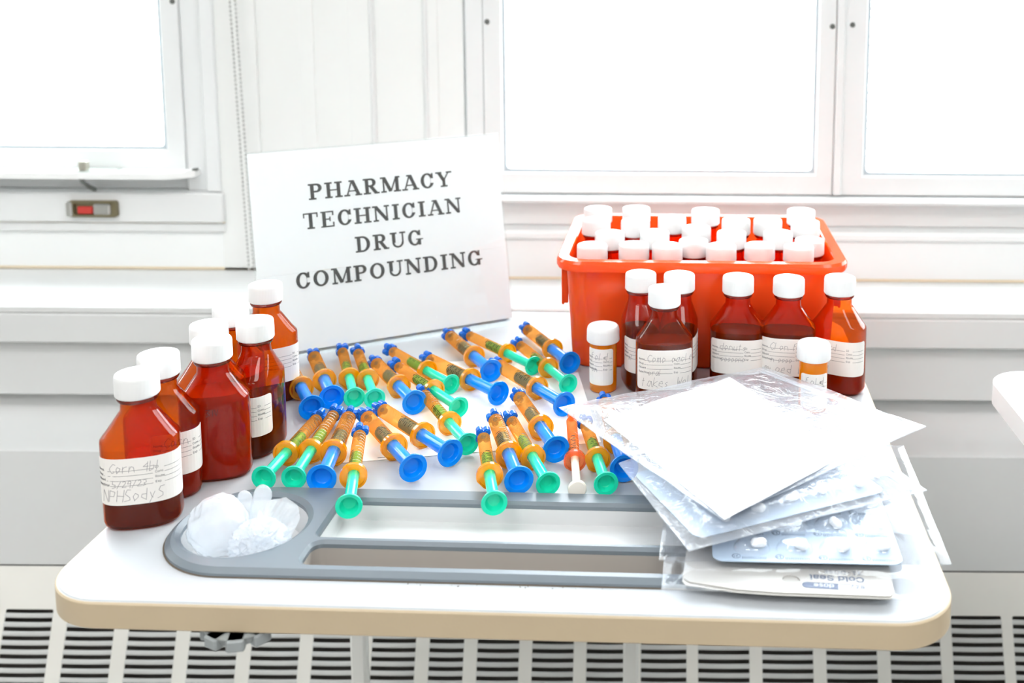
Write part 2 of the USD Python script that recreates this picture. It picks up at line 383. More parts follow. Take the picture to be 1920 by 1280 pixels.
def on_grille(m):
    v = np.array(m.vertices)      # x, s, o
    m = m.copy(); m.vertices = np.c_[v[:, 0], 1.299 - math.sin(TA) * v[:, 1] - math.cos(TA) * v[:, 2], .3935 - math.cos(TA) * v[:, 1] + math.sin(TA) * v[:, 2]]
    m.fix_normals(); return m
cols = [(-1.081, .0615), (-1.001, .0615), (-.921, .0615), (-.8409, .0615), (-.7598, .0615), (-.6794, .0615), (-.5997, .0615), (-.5199, .0612), (-.4415, .0565), (-.3658, .0560), (-.2921, .0440), (-.2307, .0535),
        (-.1604, .0530), (-.0908, .0535), (-.0211, .0580), (.0519, .0655), (.1339, .0650), (.2158, .0650), (.2978, .0645), (.3777, .0650), (.4570, .0650), (.5370, .0650), (.6170, .0650)]
NS, PIT, S0 = 12, .0108, .0520
gpoly = sbox(X0, 0, X1, .30)
holes = unary_union([Polygon(rr(a, a + w, S0, S0 + NS * PIT + .0042, .0021, 5)) for a, w in cols])
g = flat(gpoly.difference(holes), -.0012, 0)
obj('grille_panel', on_grille(g), 'grille_paint', ra, label='cream sloped grille panel')
for a, w in cols:
    for k in range(NS):
        s0 = S0 + k * PIT + .0042
        pr = [(a - .001, s0), (a + w + .001, s0)]
        L = []
        q = np.linspace(0, 2 * np.pi, 10, endpoint=False)
        for x in np.linspace(a - .0005, a + w + .0005, 5):
            e = abs((x - a) / w - .5) * 2
            L.append(np.c_[np.full(10, x), s0 + .0031 + .0030 * np.cos(q) + .0004 * (1 - e * e), -.0008 + .0015 * np.sin(q) - .0004])
        obj('slat', on_grille(loft(L)), 'slat_paint', ra)
obj('heater_core', xprism([(1.40, .60), (1.345, .40), (1.25, .12), (1.30, .12), (1.40, .35)], X0, X1), 'dark_core', ra, label='dark inside of the heater')
obj('toe_board', xprism([(1.187, .120), (1.187, 0), (1.22, 0), (1.22, .120)], X0, X1), 'convector_paint', ra)

# ================================================================== overbed tables
YAW = -1.9 * math.pi / 180
TZ = .76
def table_base(t, pts):
    for x, y in pts:
        obj('post', rbx(x - .009, x + .009, y - .009, y + .009, .03, .742, .003), 'post_white', t)
    xs = [p[0] for p in pts]; y = pts[0][1]
    obj('top_bracket', rbx(min(xs) - .03, max(xs) + .03, y - .02, y + .02, .7395, .7413, .0008), 'post_white', t)
    obj('foot_bar', rbx(min(xs) - .05, max(xs) + .05, y - .02, y + .02, .005, .03, .004), 'post_white', t)
    for x in (min(xs) - .02, max(xs) + .02):
        obj('foot_bar', rbx(x - .018, x + .018, .80, y + .02, .005, .03, .004), 'post_white', t)

tb = thing('overbed_table', label='white overbed table with tan edge and grey inset tray', cat='table')
# local frame of the top: origin at world (-.106,.94), rotated by YAW
C0 = np.array([-.0975, .935])
HW, HL = .3010, .3035
TM = TR(C0[0], C0[1], 0) @ RZ(YAW)
def loc2(x, y):
    c, s = math.cos(-YAW), math.sin(-YAW); dx, dy = x - C0[0], y - C0[1]
    return c * dx - s * dy, s * dx + c * dy
lo = lambda g=0: rr(-HW + g, HW - g, -HL + g, HL - g, .043 - g, 14)
cx, cy = loc2(-.3010, .7315); CR = .0435
sx0, sy0 = loc2(-.2440, .7140); _, sy1 = loc2(-.2390, .7685)
qx0, qy0 = loc2(-.2445, .6785); _, qy1 = loc2(-.2395, .7070)
SX1 = .225
tx0, ty0 = loc2(-.3545, .6710); _, ty1 = loc2(-.28, .7895); tx1 = .255
circ = lambda r: np.array([(cx + r * math.cos(a), cy + r * math.sin(a)) for a in np.linspace(0, 2 * np.pi, 40, endpoint=False)])
cut = [frus(circ(CR + .002), TZ - .06, circ(CR + .002), TZ + .05), frus(rr(sx0 - .001, SX1, sy0 - .001, sy1 + .001, .008), TZ - .06, rr(sx0 - .001, SX1, sy0 - .001, sy1 + .001, .008), TZ + .05),
       frus(rr(qx0 - .001, SX1, qy0 - .001, qy1 + .001, .008), TZ - .06, rr(qx0 - .001, SX1, qy0 - .001, qy1 + .001, .008), TZ + .05)]
slab = frus(lo(.0012), TZ - .0190, lo(.0012), TZ - .0010) + frus(lo(.0012), TZ - .0010, lo(.0026), TZ)
for c in cut: slab = slab - c
obj('tabletop', xf(slab, TM), 'laminate', tb, smooth=30)
band = (frus(lo(.0012), TZ - .0195, lo(), TZ - .0183) + frus(lo(), TZ - .0183, lo(), TZ - .0020) + frus(lo(), TZ - .0020, lo(.0010), TZ - .0009)) - frus(lo(.0013), TZ - .05, lo(.0013), TZ + .05)
obj('edge_band', xf(band, TM), 'edge_band', tb, smooth=30, label='tan edge band')
trl = lambda g: rr(tx0 + g, tx1 - g, ty0 + g, ty1 - g, .0575 - g, 16)
tray = frus(trl(0), TZ - .0001, trl(.0004), TZ + .0022) + frus(trl(.0004), TZ + .0022, trl(.0042), TZ + .0052)
obj('shadow_strip', xf(frus(trl(-.0009), TZ - .0003, trl(-.0009), TZ + .0005) - frus(trl(.0005), TZ - .01, trl(.0005), TZ + .01), TM), 'shadow_dirt_brown', tb, label='dark brown painted shadow strip round the tray')  # shadow line at the tray foot, put in as a dark strip
def flare(l0, l1): return frus(l0, TZ - .02, l0, TZ + .0028) + frus(l0, TZ + .0028, l1, TZ + .0056)
tray = tray - flare(circ(CR), circ(CR + .0045)) - flare(rr(sx0, SX1, sy0, sy1, .005), rr(sx0 - .0022, SX1 + .0022, sy0 - .0022, sy1 + .0022, .007)) - flare(rr(qx0, SX1, qy0, qy1, .008), rr(qx0 - .0025, SX1 + .0025, qy0 - .0025, qy1 + .0025, .0105))
obj('inset_tray', xf(tray, TM), 'tray_grey', tb, smooth=28, label='grey moulded tray frame with cup ring and two slots')
def pan(l, z0, z1, th=.001, flo=.004):
    o = frus(l, z0, l, z1)
    c = l.mean(0); inn = c + (l - c) * (1 - 2 * th / (np.ptp(l, axis=0)))
    return o - (frus(c + (inn - c) * .985, z0 + .0015, inn, z0 + flo) + frus(inn, z0 + flo, inn, z1 + .01))
obj('shallow_pan', xf(pan(rr(sx0 - .0008, SX1 - .0004, sy0 - .0008, sy1 + .0008, .006), TZ - .0135, TZ - .0002), TM), 'pan_white', tb, smooth=30, label='pale shallow slot pan')
obj('deep_pan', xf(pan(rr(qx0 - .0008, SX1 - .0004, qy0 - .0008, qy1 + .0008, .008), TZ - .0180, TZ - .0002), TM), 'pan_shade_grey', tb, smooth=30, label='slot pan with recess shade painted in grey-brown')  # shade of the deep slot is put into the pan colour
cup = frus(circ(CR * .93), TZ - .0185, circ(CR + .0018), TZ - .0002) - frus(circ(CR * .90), TZ - .0165, circ(CR + .0004), TZ + .001)
obj('cup_well', xf(cup, TM), 'pan_white', tb, smooth=30, label='pale round cup well')
rs_ = np.random.default_rng(5); sp = []
for _ in range(16):
    px_, py_ = rs_.uniform(-.10, .07), ty0 - .0016 - abs(rs_.normal(0, .0012)); sp.append(flat(Point(px_, py_).buffer(rs_.uniform(.0002, .0006), quad_segs=2), TZ, TZ + .0002))
obj('dirt_specks', xf(cat(sp), TM), 'shadow_dirt_brown', tb, kind='stuff', label='tiny dark dirt specks')
kn = [frus(circ(.0001) * 0 + np.array([(.022 * math.cos(a), .022 * math.sin(a)) for a in np.linspace(0, 2 * np.pi, 40, endpoint=False)]), -.006, np.array([(.025 * math.cos(a), .025 * math.sin(a)) for a in np.linspace(0, 2 * np.pi, 40, endpoint=False)]), 0)]
for a in np.linspace(0, 2 * np.pi, 9, endpoint=False):
    kn.append(xf(rbx(.012, .0260, -.0058, .0058, -.0085, 0, .0012), RZ(a)))
obj('adjusting_knob', [xf(k, TR(-.2745, .6555, .7400)) for k in kn], 'knob_grey', tb, label='grey ribbed knob under the front edge')
table_base(tb, [(-.3455, 1.145), (-.0308, 1.145)])

t2 = thing('overbed_table', label='plain white table corner at the right edge of the view', cat='table')
lo2 = lambda g=0: rr(.335 + g, .945 - g, .47 + g, 1.058 - g, .036 - g, 12)
obj('tabletop', frus(lo2(.0012), TZ - .024, lo2(.0012), TZ - .0010) + frus(lo2(.0012), TZ - .0010, lo2(.0026), TZ), 'laminate', t2, smooth=30)
obj('edge_band', (frus(lo2(.001), TZ - .0245, lo2(), TZ - .0235) + frus(lo2(), TZ - .0235, lo2(), TZ - .002) + frus(lo2(), TZ - .002, lo2(.001), TZ - .0009)) - frus(lo2(.0013), TZ - .06, lo2(.0013), TZ + .05), 'frame_paint', t2, smooth=30)
table_base(t2, [(.62, 1.0), (.86, 1.0)])

# ================================================================== sign
SGN_L, SGN_R = np.array([-.4146, 1.0671]), np.array([-.1679, 1.1893])
dv = (SGN_R - SGN_L) / np.linalg.norm(SGN_R - SGN_L); nv = np.array([dv[1], -dv[0]])   # nv looks at the viewer
SW, SH, LEAN = float(np.linalg.norm(SGN_R - SGN_L)), .2160, math.radians(12)
TILT = .016
def sign_space(m):     # x along the sheet, y up the sheet, z out towards the viewer
    v = np.array(tri(m).vertices); m = tri(m).copy()
    v[:, :2] = (v[:, :2] - [SW / 2, 0]) @ np.array([[math.cos(TILT), math.sin(TILT)], [-math.sin(TILT), math.cos(TILT)]]) + [SW / 2, .0024]
    oy = v[:, 1] * math.cos(LEAN) + v[:, 2] * math.sin(LEAN); oz = -v[:, 1] * math.sin(LEAN) + v[:, 2] * math.cos(LEAN)
    m.vertices = np.c_[SGN_L[0] + dv[0] * v[:, 0] + nv[0] * oz, SGN_L[1] + dv[1] * v[:, 0] + nv[1] * oz, TZ + .0015 + oy]
    m.fix_normals(); return m
S_, T_, SER, SH_ = .19, .115, .105, .105
B_ = lambda x0, y0, x1, y1: sbox(x0, y0, x1, y1)
def stem(x, top=1, bot=1, w=S_):
    p = [B_(x - w / 2, 0, x + w / 2, 1)]
    if top: p.append(B_(x - w / 2 - SER, 1 - SH_, x + w / 2 + SER, 1))
    if bot: p.append(B_(x - w / 2 - SER, 0, x + w / 2 + SER, SH_))
    return p
def ell(cx, cy, a, b): return affinity.scale(Point(cx, cy).buffer(1, quad_segs=14), a, b)
def ring(cx, cy, a, b, s=S_, t=T_): return ell(cx, cy, a, b).difference(ell(cx, cy, a - s, b - t))
def bowl(x0, xm, x1, y0, y1):
    m, h = (y0 + y1) / 2, (y1 - y0) / 2
    half = B_(xm - .001, -1, 3, 2)
    o = B_(x0, y0, xm, y1).union(ell(xm, m, x1 - xm, h).intersection(half)); i = B_(x0, y0 + T_, xm, y1 - T_).union(ell(xm, m, x1 - xm - S_, h - T_).intersection(half))
    return o.difference(i)
def diag(a, b, w): return LineString([a, b]).buffer(w / 2, cap_style=2)
fit = lambda ps: unary_union(ps).intersection(B_(-.3, 0, 2, 1))
GL = {
 'P': (.80, lambda: stem(.22, 1, 1) + [bowl(.22, .45, .74, .44, 1)]),
 'R': (.88, lambda: stem(.22, 1, 1) + [bowl(.22, .45, .72, .46, 1), diag((.44, .50), (.74, .0), S_), B_(.62, 0, .90, SH_)]),
 'H': (.96, lambda: stem(.21) + stem(.75) + [B_(.21, .46, .75, .54)]),
 'A': (.96, lambda: [diag((.46, 1.02), (.15, 0), .085), diag((.46, 1.02), (.80, 0), S_), B_(.25, .28, .70, .36), B_(.28, 1 - SH_, .56, 1), B_(.0, 0, .32, SH_), B_(.60, 0, .97, SH_)]),
 'M': (1.14, lambda: stem(.19, 0, 1, .09) + stem(.94, 0, 1) + [diag((.21, 1), (.57, .06), S_), diag((.92, 1), (.58, .06), .08), B_(.02, 1 - SH_, .27, 1), B_(.86, 1 - SH_, 1.12, 1)]),
 'C': (.84, lambda: [ring(.42, .5, .38, .5).difference(B_(.62, .34, 1, .66)), B_(.66, .64, .76, .98), ]),
 'G': (.90, lambda: [ring(.42, .5, .38, .5).difference(B_(.60, .40, 1, .66)), B_(.66, .64, .76, .98), B_(.62, .03, .77, .42), B_(.50, .36, .90, .435)]),
 'Y': (.92, lambda: [B_(.38, 0, .54, .46), B_(.26, 0, .66, SH_), diag((.46, .42), (.17, 1), S_), diag((.46, .42), (.77, 1), .08), B_(.0, 1 - SH_, .36, 1), B_(.62, 1 - SH_, .94, 1)]),
 'T': (.84, lambda: stem(.42, 0, 1) + [B_(.03, 1 - .085, .81, 1), B_(.03, .70, .10, 1), B_(.74, .70, .81, 1)]),
 'E': (.84, lambda: stem(.22, 0, 0) + [B_(.04, 0, .76, .085), B_(.04, 1 - .085, .74, 1), B_(.22, .46, .56, .54), B_(.68, 0, .76, .30), B_(.66, .72, .74, 1), B_(.50, .36, .57, .64)]),
 'N': (.98, lambda: stem(.18, 0, 1, .09) + stem(.80, 1, 0, .09) + [diag((.18, .97), (.80, .03), S_), B_(.0, 1 - SH_, .24, 1)]),
 'I': (.50, lambda: stem(.25)),
 'D': (.92, lambda: stem(.22, 1, 1) + [bowl(.22, .42, .84, 0, 1)]),
 'U': (.94, lambda: [B_(.14, .34, .14 + S_, 1), B_(.70, .34, .79, 1), ring(.465, .36, .325, .36, .12, T_).intersection(B_(0, 0, 1, .36)), B_(.03, 1 - SH_, .42, 1), B_(.58, 1 - SH_, .92, 1)]),
 'O': (.92, lambda: [ring(.45, .5, .41, .5)]),
}
def slab_line(text, h, width, cxm, y0):
    x, ps = 0, []
    for c in text:
        w, f = GL[c]; ps.append(affinity.translate(fit(f()), x, 0)); x += w + .075
    x -= .075
    p = unary_union(ps); k = width / x
    return affinity.translate(affinity.scale(p, k, h, origin=(0, 0)), cxm - width / 2, y0)
sg = thing('sign', label='white paper sign reading PHARMACY TECHNICIAN DRUG COMPOUNDING in acrylic holder', cat='sign')
obj('paper_sheet', sign_space(bx(.002, SW - .002, .085, SH - .001, -.0005, 0)), 'sign_paper', sg)
obj('paper_sheet', sign_space(bx(.002, SW - .002, .003, .0846, -.0010, -.0005)), 'sign_paper', sg)
for text, w, cxm, fy in (('PHARMACY', .157, .1385, .256), ('TECHNICIAN', .1735, .1390, .399), ('DRUG', .0745, .1415, .543), ('COMPOUNDING', .2045, .1420, .686)):
    obj('printed_line', sign_space(flat(slab_line(text, .0172, w, cxm, SH * (1 - fy)), .0000, .0002)), 'sign_ink', sg, label='line of black slab-serif capitals')
obj('front_panel', sign_space(rbx(0, SW, 0, SH + .001, .0006, .0020, .0005)), 'acrylic', sg, label='clear acrylic front')
obj('back_panel', sign_space(rbx(0, SW, 0, SH + .001, -.0032, -.0016, .0005)), 'acrylic', sg)
c1 = (SGN_L + SGN_R) / 2
foot = rbx(-SW / 2, SW / 2, -.003, .070, 0, .0016, .0005)
obj('foot', xf(foot, TR(c1[0], c1[1], TZ + .0004) @ RZ(math.atan2(dv[1], dv[0]))), 'acrylic', sg)

# loose paper under the syringes
pa = np.array([-.2620, .8375]); pb = np.array([-.0490, .8800]); ex = (pb - pa) / np.linalg.norm(pb - pa); ey = np.array([-ex[1], ex[0]])
q = [pa, pa + ex * .2159, pa + ex * .2159 + ey * .2194, pa + ey * .2194]
sh = flat(Polygon(q), TZ + .0002, TZ + .0005)
ps = thing('paper_sheet', label='blank white sheet lying under the scattered oral syringes', cat='paper')
obj('sheet', sh, 'white_sheet', ps)
s1 = pa + ex * .028 + ey * .0035
obj('printed_dash', flat(Polygon([s1, s1 + ex * .006, s1 + ex * .006 + ey * .0009, s1 + ey * .0009]), TZ + .0005, TZ + .0006), 'ink', ps, label='short dark printed dash')

# ================================================================== bottles
A_, B2 = .0268, .0178
def sup(a, b, n, m=56):
    t = np.linspace(0, 2 * np.pi, m, endpoint=False); c, s = np.cos(t), np.sin(t)
    return np.c_[a * np.sign(c) * np.abs(c) ** (2 / n), b * np.sign(s) * np.abs(s) ** (2 / n)]
BPROF = [(.0000, .80, 2.5), (.0006, .90, 2.6), (.0025, .97, 2.7), (.0055, 1.0, 2.7), (.0640, 1.0, 2.7), (.0662, .985, 2.7)]
def bottle_loops(a, b, shrink=0., dz=0.):
    L = []
    for z, k, n in BPROF:
        q = sup(a * k - shrink, b * k - shrink, n); L.append((z, q))
    for t in np.linspace(.12, 1, 8):
        z = .0662 + (.0865 - .0662) * t
        ca = a * .985 + (.0122 - a * .985) * t ** .92; cb = b * .985 + (.0122 - b * .985) * t ** 1.15
        L.append((z, sup(ca - shrink, cb - shrink, 2.7 - .7 * t)))
    L.append((.0945, sup(.0118 - shrink, .0118 - shrink, 2)))
    L.append((.0985, sup(.0118 - shrink, .0118 - shrink, 2)))
    return [(z + (dz if z > .005 else 0), q) for z, q in L]
def to_mesh(L): return loft([np.c_[q, np.full(len(q), z)] for z, q in L])
def liquid_mesh(a, b, level, dz=0.):
    Ls = bottle_loops(a, b, .0011, dz)
    zs = [z for z, _ in Ls]; out = [(max(z, .0012), q) for z, q in Ls if z < level - .0004]
    i = int(np.searchsorted(zs, level)); t = (level - zs[i - 1]) / (zs[i] - zs[i - 1])
    out.append((level, Ls[i - 1][1] * (1 - t) + Ls[i][1] * t))
    return to_mesh(out)
def cap_mesh(r=.01535, h=.0165, z0=.0967):
    n = 72; t = np.linspace(0, 2 * np.pi, n, endpoint=False)
    rib = np.where(np.arange(n) % 2 == 0, 1.0, .990)
    prof = [(r - .0010, 0, 0), (r, .0012, 1), (r * .992, h - .0030, 1), (r * .978, h - .0014, .5), (r * .945, h - .0004, 0), (r * .88, h, 0)]
    L = []
    for rad, z, k in prof:
        rr_ = rad * (1 - k * (1 - rib)); L.append(np.c_[rr_ * np.cos(t), rr_ * np.sin(t), np.full(n, z0 + z)])
    return loft(L)
def ring_mesh(): return lathe([(.0105, .0930), (.0136, .0936), (.0142, .0950), (.0138, .0966), (.0105, .0968)], 32)

class Wrap:
    """Maps label coordinates (arc length from the front, height) onto the side of a bottle."""
    def __init__(s, a, b, n):
        q = sup(a, b, n, 720); i0 = int(np.argmin(q[:, 1] + abs(q[:, 0]) * .001)); q = np.roll(q, -i0, 0); s.q = np.vstack([q, q[:1]])
        s.l = np.r_[0, np.cumsum(np.linalg.norm(np.diff(s.q, axis=0), axis=1))]
        nn = np.gradient(s.q, axis=0); s.n = np.c_[nn[:, 1], -nn[:, 0]]; s.n /= np.linalg.norm(s.n, axis=1)[:, None]
    def __call__(s, u, z, o):
        u = np.mod(u, s.l[-1]); f = lambda c: np.interp(u, s.l, c)
        return np.c_[f(s.q[:, 0]) + o * f(s.n[:, 0]), f(s.q[:, 1]) + o * f(s.n[:, 1]), z]
    def mesh(s, m, u0, z0, off):
        v = np.array(m.vertices); m = m.copy(); m.vertices = s(v[:, 0] + u0, v[:, 1] + z0, off + v[:, 2]); return m
def label_sheet(w, h, r=.003):
    """Rounded sheet built of narrow vertical strips so that it can bend."""
    P = Polygon(rr(-w / 2, w / 2, 0, h, r, 5)); n = max(8, int(w / .0025)); ms = []
    xs = np.linspace(-w / 2, w / 2, n + 1)
    for a, b in zip(xs[:-1], xs[1:]):
        g = P.intersection(sbox(a, -1, b, 1))
        if g.area > 0: ms.append(flat(g, 0, .00012))
    m = cat(ms); m.merge_vertices(); return m
HAND = {'C': '41 20 03 05 28 47', 'o': '10 03 15 34 32 10', 'r': '00 05|03 15 35', 'n': '00 05|03 15 34 40', 'u': '05 01 10 31|35 30', 'b': '08 00 31 34 04', 'l': '08 00', 'f': '00 07 28|05 25', 'y': '05 12 21|35 0-3',
        'N': '00 08 40 48', 'P': '00 08 37 34 04', 'H': '00 08|04 44|48 40', 'S': '00 31 33 05 18 38', 'd': '38 30 02 04 34', 's': '00 21 03 24', '4': '37 04 44|38 30', '5': '00 31 34 05 08 38', '/': '00 38', '2': '07 28 36 01 41', '9': '35 05 18 37 30',
        '3': '07 28 35 14 32 01', 'e': '03 33 25 04 01 30', 'i': '00 04', 't': '10 17|05 25', 'm': '00 05|04 15 20|24 35 40', 'a': '35 15 01 20 35 40', 'W': '08 10 25 30 48', 'k': '08 00|35 02 40', 'g': '35 05 02 32|35 3-3 0-3', ' ': ''}
def pts_of(code):
    out = []; i = 0
    while i < len(code):
        x = int(code[i]); i += 1
        if code[i] == '-': y = -int(code[i + 1]); i += 2
        else: y = int(code[i]); i += 1
        out.append((x, y))
    return out
def handwriting(text, h, x0, y0, w, rng, slant=.15):
    ps = []; x = x0
    for c in text:
        code = HAND.get(c)
        if code is None: code = HAND['o']
        for st in [s for s in code.split('|') if s.strip()]:
            P = [p for tok in st.split() for p in pts_of(tok)]
            P = [(x + (px + py * slant + rng.uniform(-.25, .25)) * h / 8, y0 + (py + rng.uniform(-.3, .3)) * h / 8) for px, py in P]
            ps.append(ribbon(P, w))
        x += h * .62
    return ps
TXT = {}
def small_text(s, h):
    if s not in TXT: TXT[s] = meshkit.text_mesh(s, 1.0, .02)
    m = TXT[s].copy(); m.apply_scale([h, h, .004]); return m
def make_label(parent, wrap, u0, z0, w, h, first, second, third, rng, ruled=True):
    lb = obj('label', wrap.mesh(label_sheet(w, h), u0, z0, .0002), 'label_paper', parent, label='white paper label')
    if ruled:
        ms = []; rows = [h * .74, h * .635, h * .53, h * .42]
        left = ['Name', 'Drug', 'Diluent', 'Date/time']; right = ['ID', 'Conc', 'Route', 'Exp']
        for k, y in enumerate(rows):
            for s, x in ((left[k], -w * .46), (right[k], w * .14)):
                t = small_text(s, .0017); t.apply_translation([x, y, .00012]); ms.append(t)
            lw = (.0085 if k > 1 else .006)
            for xa, xb in ((-w * .46 + lw, w * .12), (w * .14 + .0062, w * .46)):
                xs = np.linspace(xa, xb, 9)
                for a, b in zip(xs[:-1], xs[1:]): ms.append(flat(sbox(a, y - .0002, b + .00005, y + .00005), .00012, .00018))
        obj('printed_form', wrap.mesh(cat(ms), u0, z0, .0002), 'ink', lb, smooth=False, label='printed form lines')
    ps = []
    for (s, hh, x, y) in ((first, .0072, -w * .30, h * .70), (second, .0055, -w * .28, h * .37), (third, .0088, -w * .40, h * .08)):
        if s: ps += handwriting(s, hh, x, y, .00032, rng)
    if ps:
        m = cat([flat(p, .00012, .00019) for p in ps])
        obj('handwriting', wrap.mesh(m, u0, z0, .00025), 'pencil', lb, smooth=False, label='grey handwriting')

WR = Wrap(A_, B2, 2.7)
def bottle(x, y, yaw, label, liquid, level, lab=None, text=('Corn', '4bl', ''), seed=1, group=None, h=.034, w=.066, mark=False):
    t = thing('medicine_bottle', (x, y, TZ + .0003), yaw, label=label, cat='bottle')
    obj('body', to_mesh(bottle_loops(A_, B2)), 'amber', t, smooth=30, label='amber plastic body')
    obj('liquid', liquid_mesh(A_, B2, level), liquid, t, smooth=30, label='dark syrup inside')
    obj('neck_ring', ring_mesh(), 'amber_ring', t)
    obj('cap', cap_mesh(), 'cap_white', t, smooth=40, label='white ribbed screw cap')
    if lab is not None: make_label(t, WR, lab, .0205, w, h, *text, rng=np.random.default_rng(seed))
    if mark:
        ms = [flat(p, 0, .0003) for p in (ribbon([(-.004, .003), (-.001, .003), (-.003, .001), (-.0012, -.001), (-.004, -.0025)], .0005), ribbon([(.001, .003), (.001, -.002)], .0005), ribbon([(.0025, .003), (.0038, -.002), (.005, .003)], .0005))]
        obj('embossed_mark', WR.mesh(cat(ms), 0, .0575, .0001), 'amber_ring', t, label='raised measure mark')
    return t
L_ = math.radians
bottle(-.3810, .7450, L_(16), 'amber bottle of dark syrup with handwritten label, foremost in the left row', 'syrup_maroon', .030, .002, ('Corn 4bl', '5/29/23', 'NPHSodyS'), 3, h=.0350, w=.069)
bottle(-.3835, .7842, L_(20), 'amber bottle second from the front in the left row, label on its side', 'syrup_brick', .034, .016, ('Corn', 'Hbl', ''), 4, w=.046)
bottle(-.3571, .8187, L_(14), 'unlabelled amber bottle full of red syrup in the left row', 'syrup_red', .0700, None, mark=True)
bottle(-.3746, .8545, L_(22), 'amber bottle behind the unlabelled one, nearest the table edge', 'syrup_brick', .040, None)
bottle(-.3407, .8662, L_(82), 'amber bottle turned narrow side on, at the right end of the left row', 'syrup_dark', .0440, -.030, ('', '', ''), 5, h=.034, w=.040)
bottle(-.3765, .9042, L_(50), 'second rearmost amber bottle in the left row', 'syrup_red', .050, None)
bottle(-.3700, .9694, L_(32), 'rearmost amber bottle in the left row, in front of the sign', 'syrup_maroon', .030, .012, ('', '', ''), 6, w=.050)
bottle(-.0190, 1.0143, L_(-76), 'amber bottle beside the taller orange pill vial, label turned aside', 'syrup_dark', .0560, .030, ('', 'ol', ''), 7, w=.044)
bottle(.0187, 1.0116, L_(80), 'amber bottle half hidden behind the one with a cursive label', 'syrup_dark', .0560, -.002, ('', '', ''), 8, w=.050)
bottle(.0041, .9655, L_(4), 'amber bottle with cursive label, foremost of the three clustered before the bin', 'syrup_plum', .0630, 0, ('Comp Maple', 'oral', 'takes Well 2'), 9, h=.038, w=.056)
bottle(.0758, 1.0056, L_(-6), 'amber bottle with a half blank label in front of the bin middle', 'syrup_plum', .0600, .0, ('donuts', 'ooooono', ''), 10, h=.034, w=.054)
bottle(.1245, 1.0013, L_(-6), 'amber bottle behind the shorter pill vial, label nearly covered by bags', 'syrup_plum', .0610, .0, ('Clon fine', 'n oooo', 'mixed by May'), 11, h=.037, w=.056)
bottle(.1746, 1.0053, L_(-30), 'amber bottle at the right corner with little red syrup left', 'syrup_brick', .022, .006, ('Card', 'ooo', 'Tug'), 12, h=.034, w=.060)

# ---- orange bin
bn = thing('storage_bin', label='orange-red plastic bin packed with white-capped bottles', cat='bin')
BC = np.array([.0440, 1.1520]); BY = L_(-1.0)
def brr(wx, y0, y1, r): return rr(-wx, wx, y0, y1, r, 9)
def lp(q, z): return np.c_[q, np.full(len(q), z)]
zb, zr = TZ + .0004, .876
loops = [lp(brr(.1310, -.094, .084, .018), zb), lp(brr(.1338, -.097, .086, .020), zb + .003), lp(brr(.1395, -.1035, .1005, .022), zr - .011), lp(brr(.1396, -.1036, .1006, .022), zr - .0105),
         lp(brr(.1475, -.1110, .1085, .027), zr - .0108), lp(brr(.1490, -.1125, .1100, .028), zr - .008), lp(brr(.1490, -.1125, .1100, .028), zr - .003), lp(brr(.1472, -.1107, .1082, .027), zr),
         lp(brr(.1368, -.1008, .0978, .020), zr), lp(brr(.1356, -.0998, .0968, .0195), zr - .0015), lp(brr(.1352, -.0994, .0964, .019), zr - .012), lp(brr(.1318, -.0945, .0835, .019), zb + .005), lp(brr(.1300, -.0925, .0820, .018), zb + .003)]
BM = TR(BC[0], BC[1], 0) @ RZ(BY)
obj('tub', xf(loft(loops), BM), 'bin_red', bn, smooth=30)
for s in (-1, 1):
    x = s * .1462
    hnd = rbx(min(x, x - s * .003), max(x, x - s * .003), -.070, .070, zr - .058, zr - .006, .0012)
    rib1 = rbx(min(x, x - s * .007), max(x, x - s * .007), -.070, -.067, zr - .056, zr - .010, .0008)
    obj('handle', xf(cat([hnd, rib1]), BM), 'bin_red', bn, label='hanging end grip')

# bottles inside the bin
bin_spots = [(-0.0708, 1.1809, 1.22), (-0.0275, 1.1846, 1.22), (0.0506, 1.1765, 1.21), (0.1585, 1.1789, 1.21), (-0.0708, 1.1458, 1.17), (0.0128, 1.1589, 1.19), (0.0831, 1.1492, 1.17), (0.1182, 1.1504, 1.17), (0.1585, 1.1427, 1.15), (-0.0275, 1.1415, 1.16), (0.0391, 1.1355, 1.13), (-0.0539, 1.1088, 1.10), (-0.0062, 1.1136, 1.11), (0.0350, 1.1007, 1.09), (0.0760, 1.1147, 1.11), (0.1259, 1.1161, 1.11), (0.1585, 1.1077, 1.08), (-0.0708, 1.0796, 1.07), (-0.0276, 1.0830, 1.08), (0.0072, 1.0795, 1.06), (0.0632, 1.0796, 1.06), (0.1035, 1.0840, 1.07), (0.1435, 1.0795, 1.06)]
bin_labels = ['in the back left corner of the bin', 'second from the left along the back of the bin', 'at the middle of the back row in the bin', 'in the back right corner of the bin', 'by the left wall of the bin, behind the front corner one',
    'in the second row of the bin, before the back middle one', 'in the bin just right of its centre, second row', 'in the bin second row, fourth from the right wall', 'by the right wall of the bin, before the back corner one', 'in the bin close before the second back one from the left', 'at the centre of the bin, behind two lower caps',
    'in the bin between the two leftmost front caps, one row back', 'in the bin one row back, above the second and third front caps', 'in the bin one row back, just left of the centre front cap', 'in the bin one row back, above the centre front gap', 'in the bin, behind the second front cap from the right', 'in the bin right behind the front right corner one',
    'in the front left corner of the bin', 'second from the left in the front row of the bin', 'third from the left in the front row of the bin', 'fourth from the left in the front row of the bin', 'second from the right in the front row of the bin', 'in the front right corner of the bin']
protos = {}
